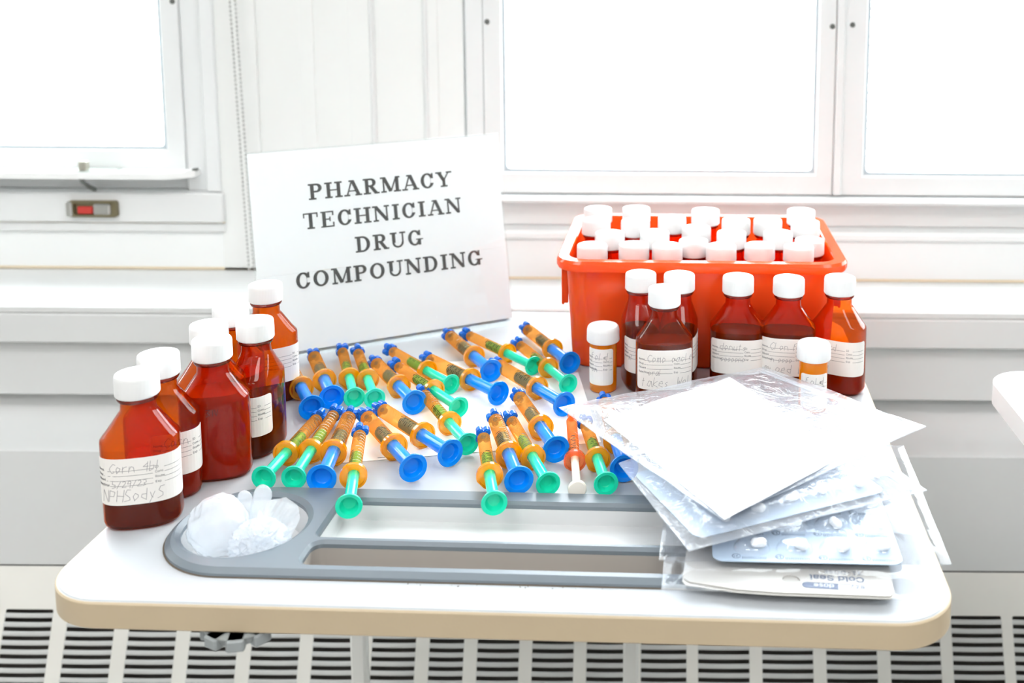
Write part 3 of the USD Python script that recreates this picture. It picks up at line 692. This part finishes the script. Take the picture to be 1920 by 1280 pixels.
for (x, y, s), lb in zip(bin_spots, bin_labels):
    txt = 'white-capped amber bottle ' + lb
    hs = min((1.07, 1.12, 1.17, 1.21), key=lambda q: abs(q - s))
    at_ = (x, y, zb + .0034)
    if hs not in protos:
        p_ = protos[hs] = thing('amber_bottle', label=txt, cat='bottle', group='white-capped bottles in the orange bin')
        dz = .113 * (hs - 1)
        obj('body', to_mesh(bottle_loops(.0150, .0150, 0, dz)), 'amber', p_, smooth=30)
        obj('liquid', liquid_mesh(.0150, .0150, .055 + dz, dz), 'syrup_brick', p_, smooth=30)
        for nm, m, mt in (('neck_ring', ring_mesh(), 'amber_ring'), ('cap', cap_mesh(), 'cap_white')):
            m.apply_translation([0, 0, dz]); obj(nm, m, mt, p_, smooth=40)
        place(UsdGeom.Xform(p_), loc=at_, scale=(1.04, 1.04, 1))
    else:
        dup(protos[hs], loc=at_, rz=float(RNG.uniform(0, 6)), scale=(1.04, 1.04, 1), label=txt, cat='bottle', group='white-capped bottles in the orange bin')

# ---- orange pill vials
def vial(x, y, label, yaw, z_lab, h_lab, seed):
    t = thing('pill_vial', (x, y, TZ + .0003), yaw, label=label, cat='pill vial')
    obj('body', lathe([(0, 0), (.0118, 0), (.0129, .0010), (.0132, .0030), (.0132, .052), (.0120, .054), (0, .054)], 40), 'vial_orange', t, label='orange translucent body')
    n = 64; a = np.linspace(0, 2 * np.pi, n, endpoint=False); rib = np.where(np.arange(n) % 2 == 0, 1, .985); L = []
    for r, z, k in [(.0150, .0490, 0), (.0160, .0500, 1), (.0158, .0600, 1), (.0152, .0630, .4), (.0140, .0645, 0), (.0120, .0648, 0), (.0112, .0642, 0)]:
        q = r * (1 - k * (1 - rib)); L.append(np.c_[q * np.cos(a), q * np.sin(a), np.full(n, z)])
    obj('cap', loft(L), 'cap_white', t, smooth=40, label='white snap cap')
    wr = Wrap(.0132, .0132, 2)
    make_label(t, wr, -.002, z_lab, .029, h_lab, 'fold', 'on', '', np.random.default_rng(seed))
vial(-.0551, 1.0006, 'orange pill vial with white cap left of the amber bottles', L_(-6), .0085, .036, 21)
vial(.1435, .9560, 'short orange pill vial in front of the two right-hand amber bottles', L_(8), .004, .034, 22)

# ================================================================== oral syringes
def arc_tick(r, x, a0, a1, w):
    n = 6; t = np.linspace(a0, a1, n); V, F = [], []
    for k in t:
        for dx in (-w / 2, w / 2): V.append((x + dx, r * math.cos(k), r * math.sin(k)))
    for i in range(n - 1):
        a = 2 * i; F += [(a, a + 2, a + 1), (a + 1, a + 2, a + 3), (a, a + 1, a + 2), (a + 1, a + 3, a + 2)]
    return trimesh.Trimesh(np.array(V), np.array(F), process=False)
def xlathe(prof, n=28):
    m = lathe([(r, x) for r, x in prof], n); v = np.array(m.vertices); m.vertices = np.c_[v[:, 2], v[:, 0], v[:, 1]]; return m
def syringe(kind, label, group):
    """Axis along x: tip at -82 mm, flange at 0, thumb rest at +48 mm."""
    big, mini = kind == 'blue', kind == 'ivory'
    rb, rp, rt_, rf = (.0065, .0054, .0116, .0112) if big else (.0053, .0044, .0098, .0105) if not mini else (.0046, .0032, .0072, .0092)
    t = thing('oral_syringe', label=label, cat='syringe', group=group)
    am, fl = ('syringe_coral', 'syringe_coral') if mini else ('syringe_amber', 'flange_amber')
    obj('barrel', xlathe([(rb, -.0005), (rb, -.0715), (rb * .8, -.0735), (.0022, -.0745), (.0018, -.0790), (0, -.0790)]), am, t, smooth=40, label='translucent amber barrel')
    fp = Point(0, 0).buffer(rf, quad_segs=10).intersection(sbox(-rf, -rf * .93, rf, rf)).difference(Point(0, 0).buffer(rb - .0004, quad_segs=8))
    m = cat([flat(fp, -.0008, .0008), flat(Point(0, 0).buffer(rf, quad_segs=10).intersection(sbox(-rf, -rf * .93, rf, rf)).difference(Point(0, 0).buffer(rf - .0016, quad_segs=10)), .0008, .0030)])
    v = np.array(m.vertices); m.vertices = np.c_[v[:, 2], v[:, 0], v[:, 1]]
    obj('flange', m, fl, t, smooth=35, label='amber finger flange')
    pm = 'plunger_ivory' if mini else 'plunger_blue' if big else 'plunger_green'
    x0 = -.030
    pl = obj('plunger', xlathe([(0, x0), (rp, x0), (rp, .0418), (rp * .9, .0425), (0, .0425)]), pm, t, smooth=40)
    if mini: prof = [(0, .0455), (rt_ - .001, .0455), (rt_, .0463), (rt_, .0480), (rt_ - .0008, .0488), (0, .0488)]
    else: prof = [(rp, .0425), (rt_ * .72, .0448), (rt_ * .97, .0474), (rt_, .0486), (rt_ * .97, .0494), (rt_ * .70, .0486), (rt_ * .64, .0476), (rt_ * .56, .0446), (rt_ * .46, .0436), (0, .0434)]
    obj('thumb_rest', xlathe(prof, 36), pm, pl, smooth=40)
    obj('piston', xlathe([(0, x0), (rb - .0010, x0), (rb - .0010, x0 - .004), (rb * .6, x0 - .006), (0, x0 - .0065)]), pm, pl, smooth=40)
    if mini:
        obj('tip_cap', xlathe([(0, -.0860), (.0028, -.0856), (.0034, -.0830), (.0030, -.0770), (0, -.0770)]), 'syringe_coral', t)
    else:
        k = unary_union([Point(.0042 * math.cos(a), .0042 * math.sin(a)).buffer(.0031, quad_segs=5) for a in np.arange(4) * np.pi / 2] + [Point(0, 0).buffer(.0043)])
        m = cat([flat(k, -.0835, -.0765), flat(k.buffer(-.0008), -.0850, -.0835), flat(k.buffer(-.0008), -.0765, -.0752)]); v = np.array(m.vertices); m.vertices = np.c_[v[:, 2], v[:, 0], v[:, 1]]
        obj('tip_cap', m, 'tip_blue', t, smooth=30, label='dark blue four-lobed tip cap')
    tk = []
    for i, x in enumerate(np.linspace(-.066, -.016, 11)):
        a1 = .95 if i % 5 else 1.5
        tk.append(arc_tick(rb + .00012, x, .25, .25 + a1, .0006))
    obj('scale_marks', tk, 'scale_white', t, smooth=False, label='pale volume ticks')
    tk = [arc_tick(rb + .00012, x, 1.75, 1.75 + a, .0011) for x, a in zip(np.linspace(-.034, -.010, 9), (.8, .5, .9, .7, .35, .9, .6, .9, .4))]
    tk += [arc_tick(rb + .00012, x, 2.75, 2.75 + a, .0009) for x, a in zip(np.linspace(-.032, -.012, 8), (.4, .6, .3, .5, .6, .2, .5, .4))]
    obj('printed_text', tk, 'scale_black', t, smooth=False, label='dark print on the barrel')
    return t
# (kind, tip xy, thumb xy, lift, label)
SY = [
    ('blue', (-0.3844, 1.0529), (-0.3144, 0.9214), 0.0000, 'leftmost blue-plunger syringe, tip hidden behind a bottle'),
    ('blue', (-0.3598, 1.0643), (-0.3037, 0.9461), 0.0000, 'blue-plunger syringe second from the left in the rear row'),
    ('green', (-0.3336, 1.0770), (-0.2841, 0.9501), 0.0000, 'left one of two adjacent green-plunger syringes in the rear row'),
    ('green', (-0.3166, 1.0733), (-0.2645, 0.9480), 0.0000, 'right one of two adjacent green-plunger syringes in the rear row'),
    ('blue', (-0.2916, 1.0451), (-0.2244, 0.9352), 0.0000, 'blue-plunger syringe right of the two rear green ones'),
    ('green', (-0.2847, 1.0766), (-0.2005, 0.9833), 0.0000, 'upper one of two parallel green-plunger syringes slanting down to the right'),
    ('green', (-0.2683, 1.0343), (-0.1826, 0.9289), 0.0000, 'lower one of two parallel green-plunger syringes slanting down to the right'),
    ('blue', (-0.2415, 1.0557), (-0.1508, 0.9577), 0.0000, 'blue-plunger syringe slanting across the middle of the paper'),
    ('blue', (-0.2335, 1.1292), (-0.1669, 1.0151), 0.0000, 'blue-plunger syringe near the sign foot, rearmost at the centre'),
    ('green', (-0.2138, 1.1268), (-0.1272, 1.0339), 0.0000, 'green-plunger syringe lying flattest, right beside the rear centre blue one'),
    ('blue', (-0.1513, 1.1517), (-0.0908, 1.0382), 0.0000, 'blue-plunger syringe rearmost of all, beside the orange bin'),
    ('green', (-0.1532, 1.0990), (-0.0879, 0.9867), 0.0000, 'green-plunger syringe under the rearmost blue one near the bin'),
    ('blue', (-0.1683, 1.0426), (-0.0869, 0.9334), 0.0000, 'blue-plunger syringe pointing its thumb rest at the top bag corner'),
    ('blue', (-0.1343, 0.9618), (-0.0852, 0.8401), 0.0000, 'blue-plunger syringe between the bag corner and the front trio'),
    ('green', (-0.1497, 0.8617), (-0.1213, 0.7428), 0.0050, 'green-plunger syringe overhanging the tray in the right front group'),
    ('blue', (-0.1481, 0.9113), (-0.1088, 0.7854), 0.0000, 'blue-plunger syringe between two green ones in the right front group'),
    ('green', (-0.1336, 0.9069), (-0.0858, 0.7834), 0.0000, 'green-plunger syringe left of the ivory one'),
    ('ivory', (-0.0786, 0.9077), (-0.0629, 0.7790), 0.0000, 'thin coral syringe with ivory plunger beside the bags'),
    ('green', (-0.0661, 0.8990), (-0.0409, 0.7841), 0.0000, 'green-plunger syringe right of the ivory one, partly under the bag'),
    ('blue', (-0.0520, 0.9530), (-0.0276, 0.8064), 0.0000, 'blue-plunger syringe mostly hidden under the top bag'),
    ('blue', (-0.2653, 0.9140), (-0.1955, 0.8048), 0.0000, 'blue-plunger syringe in the left front group, thumb rest centre front'),
    ('blue', (-0.2562, 0.9284), (-0.1711, 0.8318), 0.0000, 'blue-plunger syringe in the left front group, reaching furthest right'),
    ('green', (-0.2252, 0.9646), (-0.1609, 0.8529), 0.0000, 'green-plunger syringe tucked behind the furthest right blue of the left group'),
    ('green', (-0.3019, 0.9076), (-0.3093, 0.7898), 0.0000, 'leftmost green-plunger syringe in the front row, near the bottles'),
    ('green', (-0.2909, 0.9172), (-0.2860, 0.7905), 0.0000, 'second green-plunger syringe from the left in the front row'),
    ('blue', (-0.2773, 0.9149), (-0.2626, 0.7858), 0.0000, 'blue-plunger syringe right of the two leftmost front green ones'),
    ('green', (-0.2546, 0.8658), (-0.2269, 0.7367), 0.0050, 'green-plunger syringe overhanging the tray in the left front group'),
]
proto = {}
for i, (kind, (xa, ya), (xb, yb), lift, lb) in enumerate(SY):
    grp = {'blue': 'oral syringes with blue plungers', 'green': 'oral syringes with green plungers', 'ivory': 'oral syringe with ivory plunger'}[kind]
    L = math.hypot(xb - xa, yb - ya); c, s = (xb - xa) / L, (yb - ya) / L
    rf = .0112 if kind == 'blue' else .0105 if kind == 'green' else .0092
    k = L / .132
    f = .083 / .132
    ox, oy = xa + (xb - xa) * f, ya + (yb - ya) * f
    roll = RNG.uniform(-1.2, .6)
    zf, zt = rf * .97 + lift, {'blue': .0116, 'green': .0098, 'ivory': .0072}[kind] + lift
    pit = math.atan2(zt - zf, .048)
    R = RZ(math.atan2(s, c)) @ trimesh.transformations.rotation_matrix(-pit, [0, 1, 0]) @ trimesh.transformations.rotation_matrix(roll, [1, 0, 0])
    M = TR(ox, oy, TZ + .0006 + zf) @ R @ np.diag([k, 1, 1, 1])
    if kind not in proto:
        proto[kind] = syringe(kind, lb, grp); place(UsdGeom.Xform(proto[kind]), mat4=M)
    else: dup(proto[kind], mat4=M, label=lb, cat='syringe', group=grp)

# ================================================================== zip bags with blister cards
def quad_uv(c, n):
    c = np.array(c, float); g = np.linspace(0, 1, n); U, V = np.meshgrid(g, g, indexing='ij')
    return ((1 - U) * (1 - V))[..., None] * c[0] + (U * (1 - V))[..., None] * c[1] + (U * V)[..., None] * c[2] + ((1 - U) * V)[..., None] * c[3], U, V
def bag_mesh(c, z0, th, seed, n=44, wob=.0022):
    XY, U, V = quad_uv(c, n)
    e = np.minimum(np.minimum(U, 1 - U), np.minimum(V, 1 - V))
    prof = np.clip(e / .12, 0, 1); prof = prof * prof * (3 - 2 * prof)
    P3 = np.dstack([XY, np.full(U.shape, .3)])
    nz = meshkit.fbm(P3 * 38, 4, seed) - .5; n2 = meshkit.fbm(P3 * np.array([90, 30, 1]) + 5, 3, seed + 9) - .5
    edge_w = (meshkit.fbm(P3 * 22 + 3, 2, seed + 3) - .5) * .004
    top = z0 + .0006 + prof * th + (nz * 1.2 + n2 * .8) * wob * (.35 + .65 * prof) + edge_w * (1 - prof)
    bot = z0 + edge_w * (1 - prof) * .9 - .0002 + np.minimum(0, 0 * nz)
    top = np.maximum(top, bot + .0004)
    k = n * n; idx = np.arange(k).reshape(n, n); F = []
    a, b, c_, d = idx[:-1, :-1].ravel(), idx[1:, :-1].ravel(), idx[1:, 1:].ravel(), idx[:-1, 1:].ravel()
    F = np.vstack([np.c_[a, b, c_], np.c_[a, c_, d], np.c_[a, c_, b] + k, np.c_[a, d, c_] + k])
    bd = np.r_[idx[:-1, 0], idx[-1, :-1], idx[:0:-1, -1], idx[0, :0:-1]]; nb = np.roll(bd, -1)
    F = np.vstack([F, np.c_[bd, bd + k, nb + k], np.c_[bd, nb + k, nb]])
    Vv = np.vstack([np.c_[XY.reshape(-1, 2), top.ravel()], np.c_[XY.reshape(-1, 2), bot.ravel()]])
    m = trimesh.Trimesh(Vv, F, process=False); m.fix_normals(); return m
def bag(c, z0, th, seed, label, zip_edge=None, film='film'):
    t = thing('zip_bag', label=label, cat='plastic bag')
    obj('film', bag_mesh(c, z0, th, seed, wob=.0022 if film == 'film' else .0014), film, t, smooth=50, label='clear wrinkled film')
    if zip_edge is not None:
        c = np.array(c); a, b = c[zip_edge], c[(zip_edge + 1) % 4]; q = (c.mean(0) - (a + b) / 2); q = q / np.linalg.norm(q)
        obj('zip_strip', [tube([np.r_[a + q * d + (b - a) * .04, z0 + .0014], np.r_[b + q * d - (b - a) * .04, z0 + .0014]], .0009, 6) for d in (.010, .0135)], 'film_soft', t)
    return t
def frame2(o, ang): return np.array([[math.cos(ang), -math.sin(ang), o[0]], [math.sin(ang), math.cos(ang), o[1]]])
def to_plane(m, o, ang, z):
    m = tri(m).copy(); v = np.array(m.vertices); F_ = frame2(o, ang); m.vertices = np.c_[v[:, :2] @ F_[:, :2].T + F_[:, 2], v[:, 2] + z]; return m
BUB = [(r, z) for r, z in [(.0128, 0), (.0122, .0026), (.0105, .0052), (.0085, .0078), (.004, .0084), (0, .0085)]]
def blister_card(o, ang, z, nx, ny, px, py, x0, y0, w, h, label, mat, numbers=0, r=.008):
    """o: near left corner of the card, ang: direction of its near edge."""
    t = thing('blister_card', label=label, cat='pill card')
    obj('card', to_plane(flat(Polygon(rr(0, w, 0, h, r)), 0, .0006), o, ang, z), mat, t)
    rg = np.random.default_rng(int(abs(o[0]) * 1e5))
    for j in range(ny):
        for i in range(nx):
            cx_, cy_ = x0 + i * px, y0 + j * py
            b = lathe(BUB, 24); b.apply_scale([1.0, .80, .80]); b.apply_translation([cx_, cy_, .0006])
            bl = obj('blister', to_plane(b, o, ang, z), 'blister', t, label='clear blister')
            a = rg.uniform(0, 6); k = trimesh.creation.capsule(.0045, .0034, count=[10, 10]); k = xf(k, trimesh.transformations.rotation_matrix(1.50, [math.cos(a), math.sin(a), 0])); k.apply_translation([cx_ + rg.uniform(.002, .005), cy_ + rg.uniform(-.002, .002), .0040])
            obj('tablet', to_plane(k, o, ang, z), 'tablet', bl, label='white tablet')
            if numbers:
                n = numbers - (i + 2 * j)
                ring_ = Point(cx_ - .011, cy_ - .010).buffer(.0029).difference(Point(cx_ - .011, cy_ - .010).buffer(.0026))
                tx = small_text(str(n), .0026); tx = xf(tx, RZ(math.pi)); tx.apply_translation([cx_ - .0093, cy_ - .0088, .0006])
                ms = [flat(ring_, .0006, .0007), tx] + [flat(sbox(cx_ - .007 + q * .0012, cy_ - .0135, cx_ - .0066 + q * .0012, cy_ - .0105), .0006, .00066) for q in range(14)]
                obj('print', to_plane(cat(ms), o, ang, z), 'print_blue', t, smooth=False)
    return t
# bottom bag and its grey card
z3 = TZ + .0058
b3 = [(.0022, .6486), (.1835, .6372), (.1930, .8250), (.0110, .8350)]
bag(b3, z3, .0050, 31, 'clear zip bag at the bottom of the stack, flat on the table', film='film_thin')
cd = thing('pill_card', label='grey pill card with hang hole, upside-down print, in the bottom bag', cat='pill card')
o3, a3 = np.array([.0165, .6530]), math.atan2(.6400 - .6530, .1340)
outl = Polygon([(.004, .0022), (.0, .006), (.0, .12), (.136, .12), (.1365, .004), (.1335, .0), (.06, -.0035), (.035, -.003)]).difference(affinity.scale(Point(.0705, .0115).buffer(.0058, quad_segs=10), 1.0, 1.0))
obj('card', to_plane(flat(outl, 0, .0007), o3, a3, z3 + .0012), 'card_grey', cd)
obj('back_leaf', to_plane(flat(Polygon([(.0015, .0), (-.001, .004), (-.001, .118), (.137, .118), (.1372, .002), (.1335, -.0014), (.06, -.0050), (.035, -.0046)]), -.0009, -.0003), o3, a3, z3 + .0012), 'card_grey', cd, label='back leaf of the folded card')
def inv_text(s, h, xr, y, bold=False):     # reads from the far side: turned half round
    m = meshkit.text_mesh(s, h, .0001, bold); m = xf(m, RZ(math.pi)); m.apply_translation([xr, y, .0007]); return m
ms = [inv_text('Cold Seal', .0058, .1190, .0195, True)]
obj('print', to_plane(cat(ms), o3, a3, z3 + .0012), 'print_blue', cd, smooth=False, label='blue lettering')
obj('print', to_plane(cat([inv_text('31-DOSE', .0040, .1180, .0262)]), o3, a3, z3 + .0012), 'print_blue', cd, smooth=False, label='small blue lettering')
pill = Polygon(rr(.0775, .1205, .0035, .0105, .0034, 6))
fill = pill.intersection(sbox(0, 0, .1010, 1)); rim_ = pill.difference(pill.buffer(-.0004))
obj('print', to_plane(cat([flat(fill, .0007, .00078), flat(rim_, .0007, .00078), inv_text('ezy', .0042, .1185, .0092)]), o3, a3, z3 + .0012), 'print_blue', cd, smooth=False, label='blue rounded badge')
m = inv_text('dose', .0042, .0985, .0092); m.apply_translation([0, 0, .00012])
obj('print', to_plane(m, o3, a3, z3 + .0012), 'print_pale', cd, smooth=False, label='pale lettering in the badge')
# second bag: blister card with numbered cells
z2 = z3 + .0070
bag([(.0003, .6712), (.1965, .6680), (.2050, .8500), (.0120, .8600)], z2, .0105, 32, 'clear zip bag second from the bottom of the stack, with numbered blisters', film='film_thin')
blister_card((.0365, .6690), L_(-1.5), z2 + .0010, 4, 3, .0292, .0310, .027, .0165, .128, .100, 'pale blue blister card with white tablets in the second bag', 'card_blue', 20)
# third bag, turned, with another blister card
z4 = z2 + .0125
bag([(.0200, .6616), (.1990, .7481), (.1244, .9015), (-.0313, .7872)], z4, .0095, 33, 'clear zip bag second from the top, its pointed corner over the table edge', 1)
a4 = math.atan2(.7481 - .6616, .1790)
blister_card((.0260, .6745), a4, z4 + .0010, 5, 3, .0290, .0300, .024, .0160, .158, .105, 'pale blue blister card edge showing in the upper turned bag', 'card_blue')
# top bag with white card
z5 = z4 + .0118
bag([(.0424, .6800), (.2187, .8330), (.0982, .9650), (-.0855, .8675)], z5, .0050, 34, 'large clear zip bag on top of the stack with white sheet inside', 1)
wc = thing('white_card', label='blank white sheet inside the top bag', cat='card')
sheet_corners = [(.0446, .6770), (.1421, .7757), (.0640, .9330), (-.0460, .8400)]
sm = bag_mesh(sheet_corners, z5 + .0018, .0004, 41, wob=.0006)
obj('sheet', sm, 'card_white', wc, smooth=50)

# ================================================================== crumpled plastic in the cup well
def blob(rad, c, seed, amp, freq, tilt=0):
    m = trimesh.creation.icosphere(4); v = np.array(m.vertices)
    n1 = meshkit.fbm(v * freq + seed, 4, seed); rg = 1 - np.abs(2 * meshkit.fbm(v * freq * .8 + 7, 3, seed + 2) - 1)
    k = 1 + amp * (n1 - .5) + amp * .7 * (rg - .6)
    v = v * k[:, None] * np.array(rad); m.vertices = v
    m = xf(m, trimesh.transformations.rotation_matrix(tilt, [0, 1, 0])); m.apply_translation(c); return m
gl = thing('crumpled_glove', label='rounded bundle of white plastic film in the left half of the cup well', cat='glove')
obj('bundle', blob((.0205, .0180, .0210), (-.3185, .7260, .7650), 3, .30, 2.0, .10), 'film_soft', gl, smooth=60)
g2 = thing('crumpled_glove', label='crinkled clear plastic glove with two upright fingertips in the cup well', cat='glove')
mm = trimesh.creation.icosphere(5); v = np.array(mm.vertices)
rg = 1 - np.abs(2 * meshkit.fbm(v * 2.6 + 1.7, 4, 11) - 1); k = .55 + .62 * rg ** 1.5
v = v * k[:, None] * np.array([.0190, .0185, .0165]); mm.vertices = v; mm.apply_translation([-.2830, .7105, .7590])
def fan(base, tips, n=26, m=30, seed=3):
    # crinkled film fanning from a gathered base to an outer rim
    base = np.array(base); tips = np.array(tips, float); u = np.linspace(0, len(tips) - 1, m); i0 = np.minimum(u.astype(int), len(tips) - 2); f = (u - i0)[:, None]
    rim = tips[i0] * (1 - f) + tips[i0 + 1] * f
    t_ = np.linspace(.05, 1, n)[:, None, None]; P = base + (rim[None] - base) * t_
    w = (meshkit.fbm(np.dstack([np.broadcast_to(u * 2.2, (n, m)), np.broadcast_to(t_[..., 0] * 2, (n, m)), np.full((n, m), .5)]), 3, seed) - .5) * .016 * t_[..., 0]
    P = P + w[..., None] * np.array([.2, -.8, .55]); V = P.reshape(-1, 3); V2 = V + np.array([0, .0003, .0003])
    idx = np.arange(n * m).reshape(n, m); a_, b_, c_, d_ = idx[:-1, :-1].ravel(), idx[1:, :-1].ravel(), idx[1:, 1:].ravel(), idx[:-1, 1:].ravel()
    F = np.vstack([np.c_[a_, b_, c_], np.c_[a_, c_, d_]]); return trimesh.Trimesh(np.vstack([V, V2]), np.vstack([F, F[:, ::-1] + n * m]), process=False)
obj('cuff', fan((-.2930, .7060, .7500), [(-.2860, .7350, .7800), (-.2740, .7400, .7800), (-.2640, .7360, .7760), (-.2590, .7260, .7710), (-.2610, .7140, .7660), (-.2680, .7010, .7600)]), 'film_frost', g2, smooth=50, label='crinkled see-through cuff')
obj('film', mm, 'film_soft', g2, smooth=40)
def finger(p0, p1, r0, r1, fl=.55):
    p0, p1 = np.array(p0), np.array(p1); L = []; d = (p1 - p0) / np.linalg.norm(p1 - p0); a = np.cross(d, [0, 1., 0]); a /= np.linalg.norm(a); b = np.cross(d, a); q = np.linspace(0, 2 * np.pi, 20, endpoint=False)
    for t in list(np.linspace(0, .8, 6)) + [.88, .94, .98, 1.0]:
        r = (r0 + (r1 - r0) * t) * (1 if t < .8 else math.sqrt(max(.02, 1 - ((t - .8) / .2) ** 2)))
        w = 1 + .10 * np.sin(3 * q + 5 * t)
        L.append(p0 + (p1 - p0) * t + r * (np.cos(q) * w)[:, None] * a + r * fl * (np.sin(q) * w)[:, None] * b)
    return loft(L)
obj('finger', finger((-.3025, .7420, .750), (-.3065, .7430, .7840), .0048, .0058), 'film_frost', g2, smooth=50)
obj('finger', finger((-.2985, .7430, .750), (-.2915, .7440, .7880), .0062, .0070), 'film_frost', g2, smooth=50)
obj('finger', finger((-.2830, .7170, .758), (-.2832, .7130, .7845), .0060, .0014), 'film_soft', g2, smooth=50)
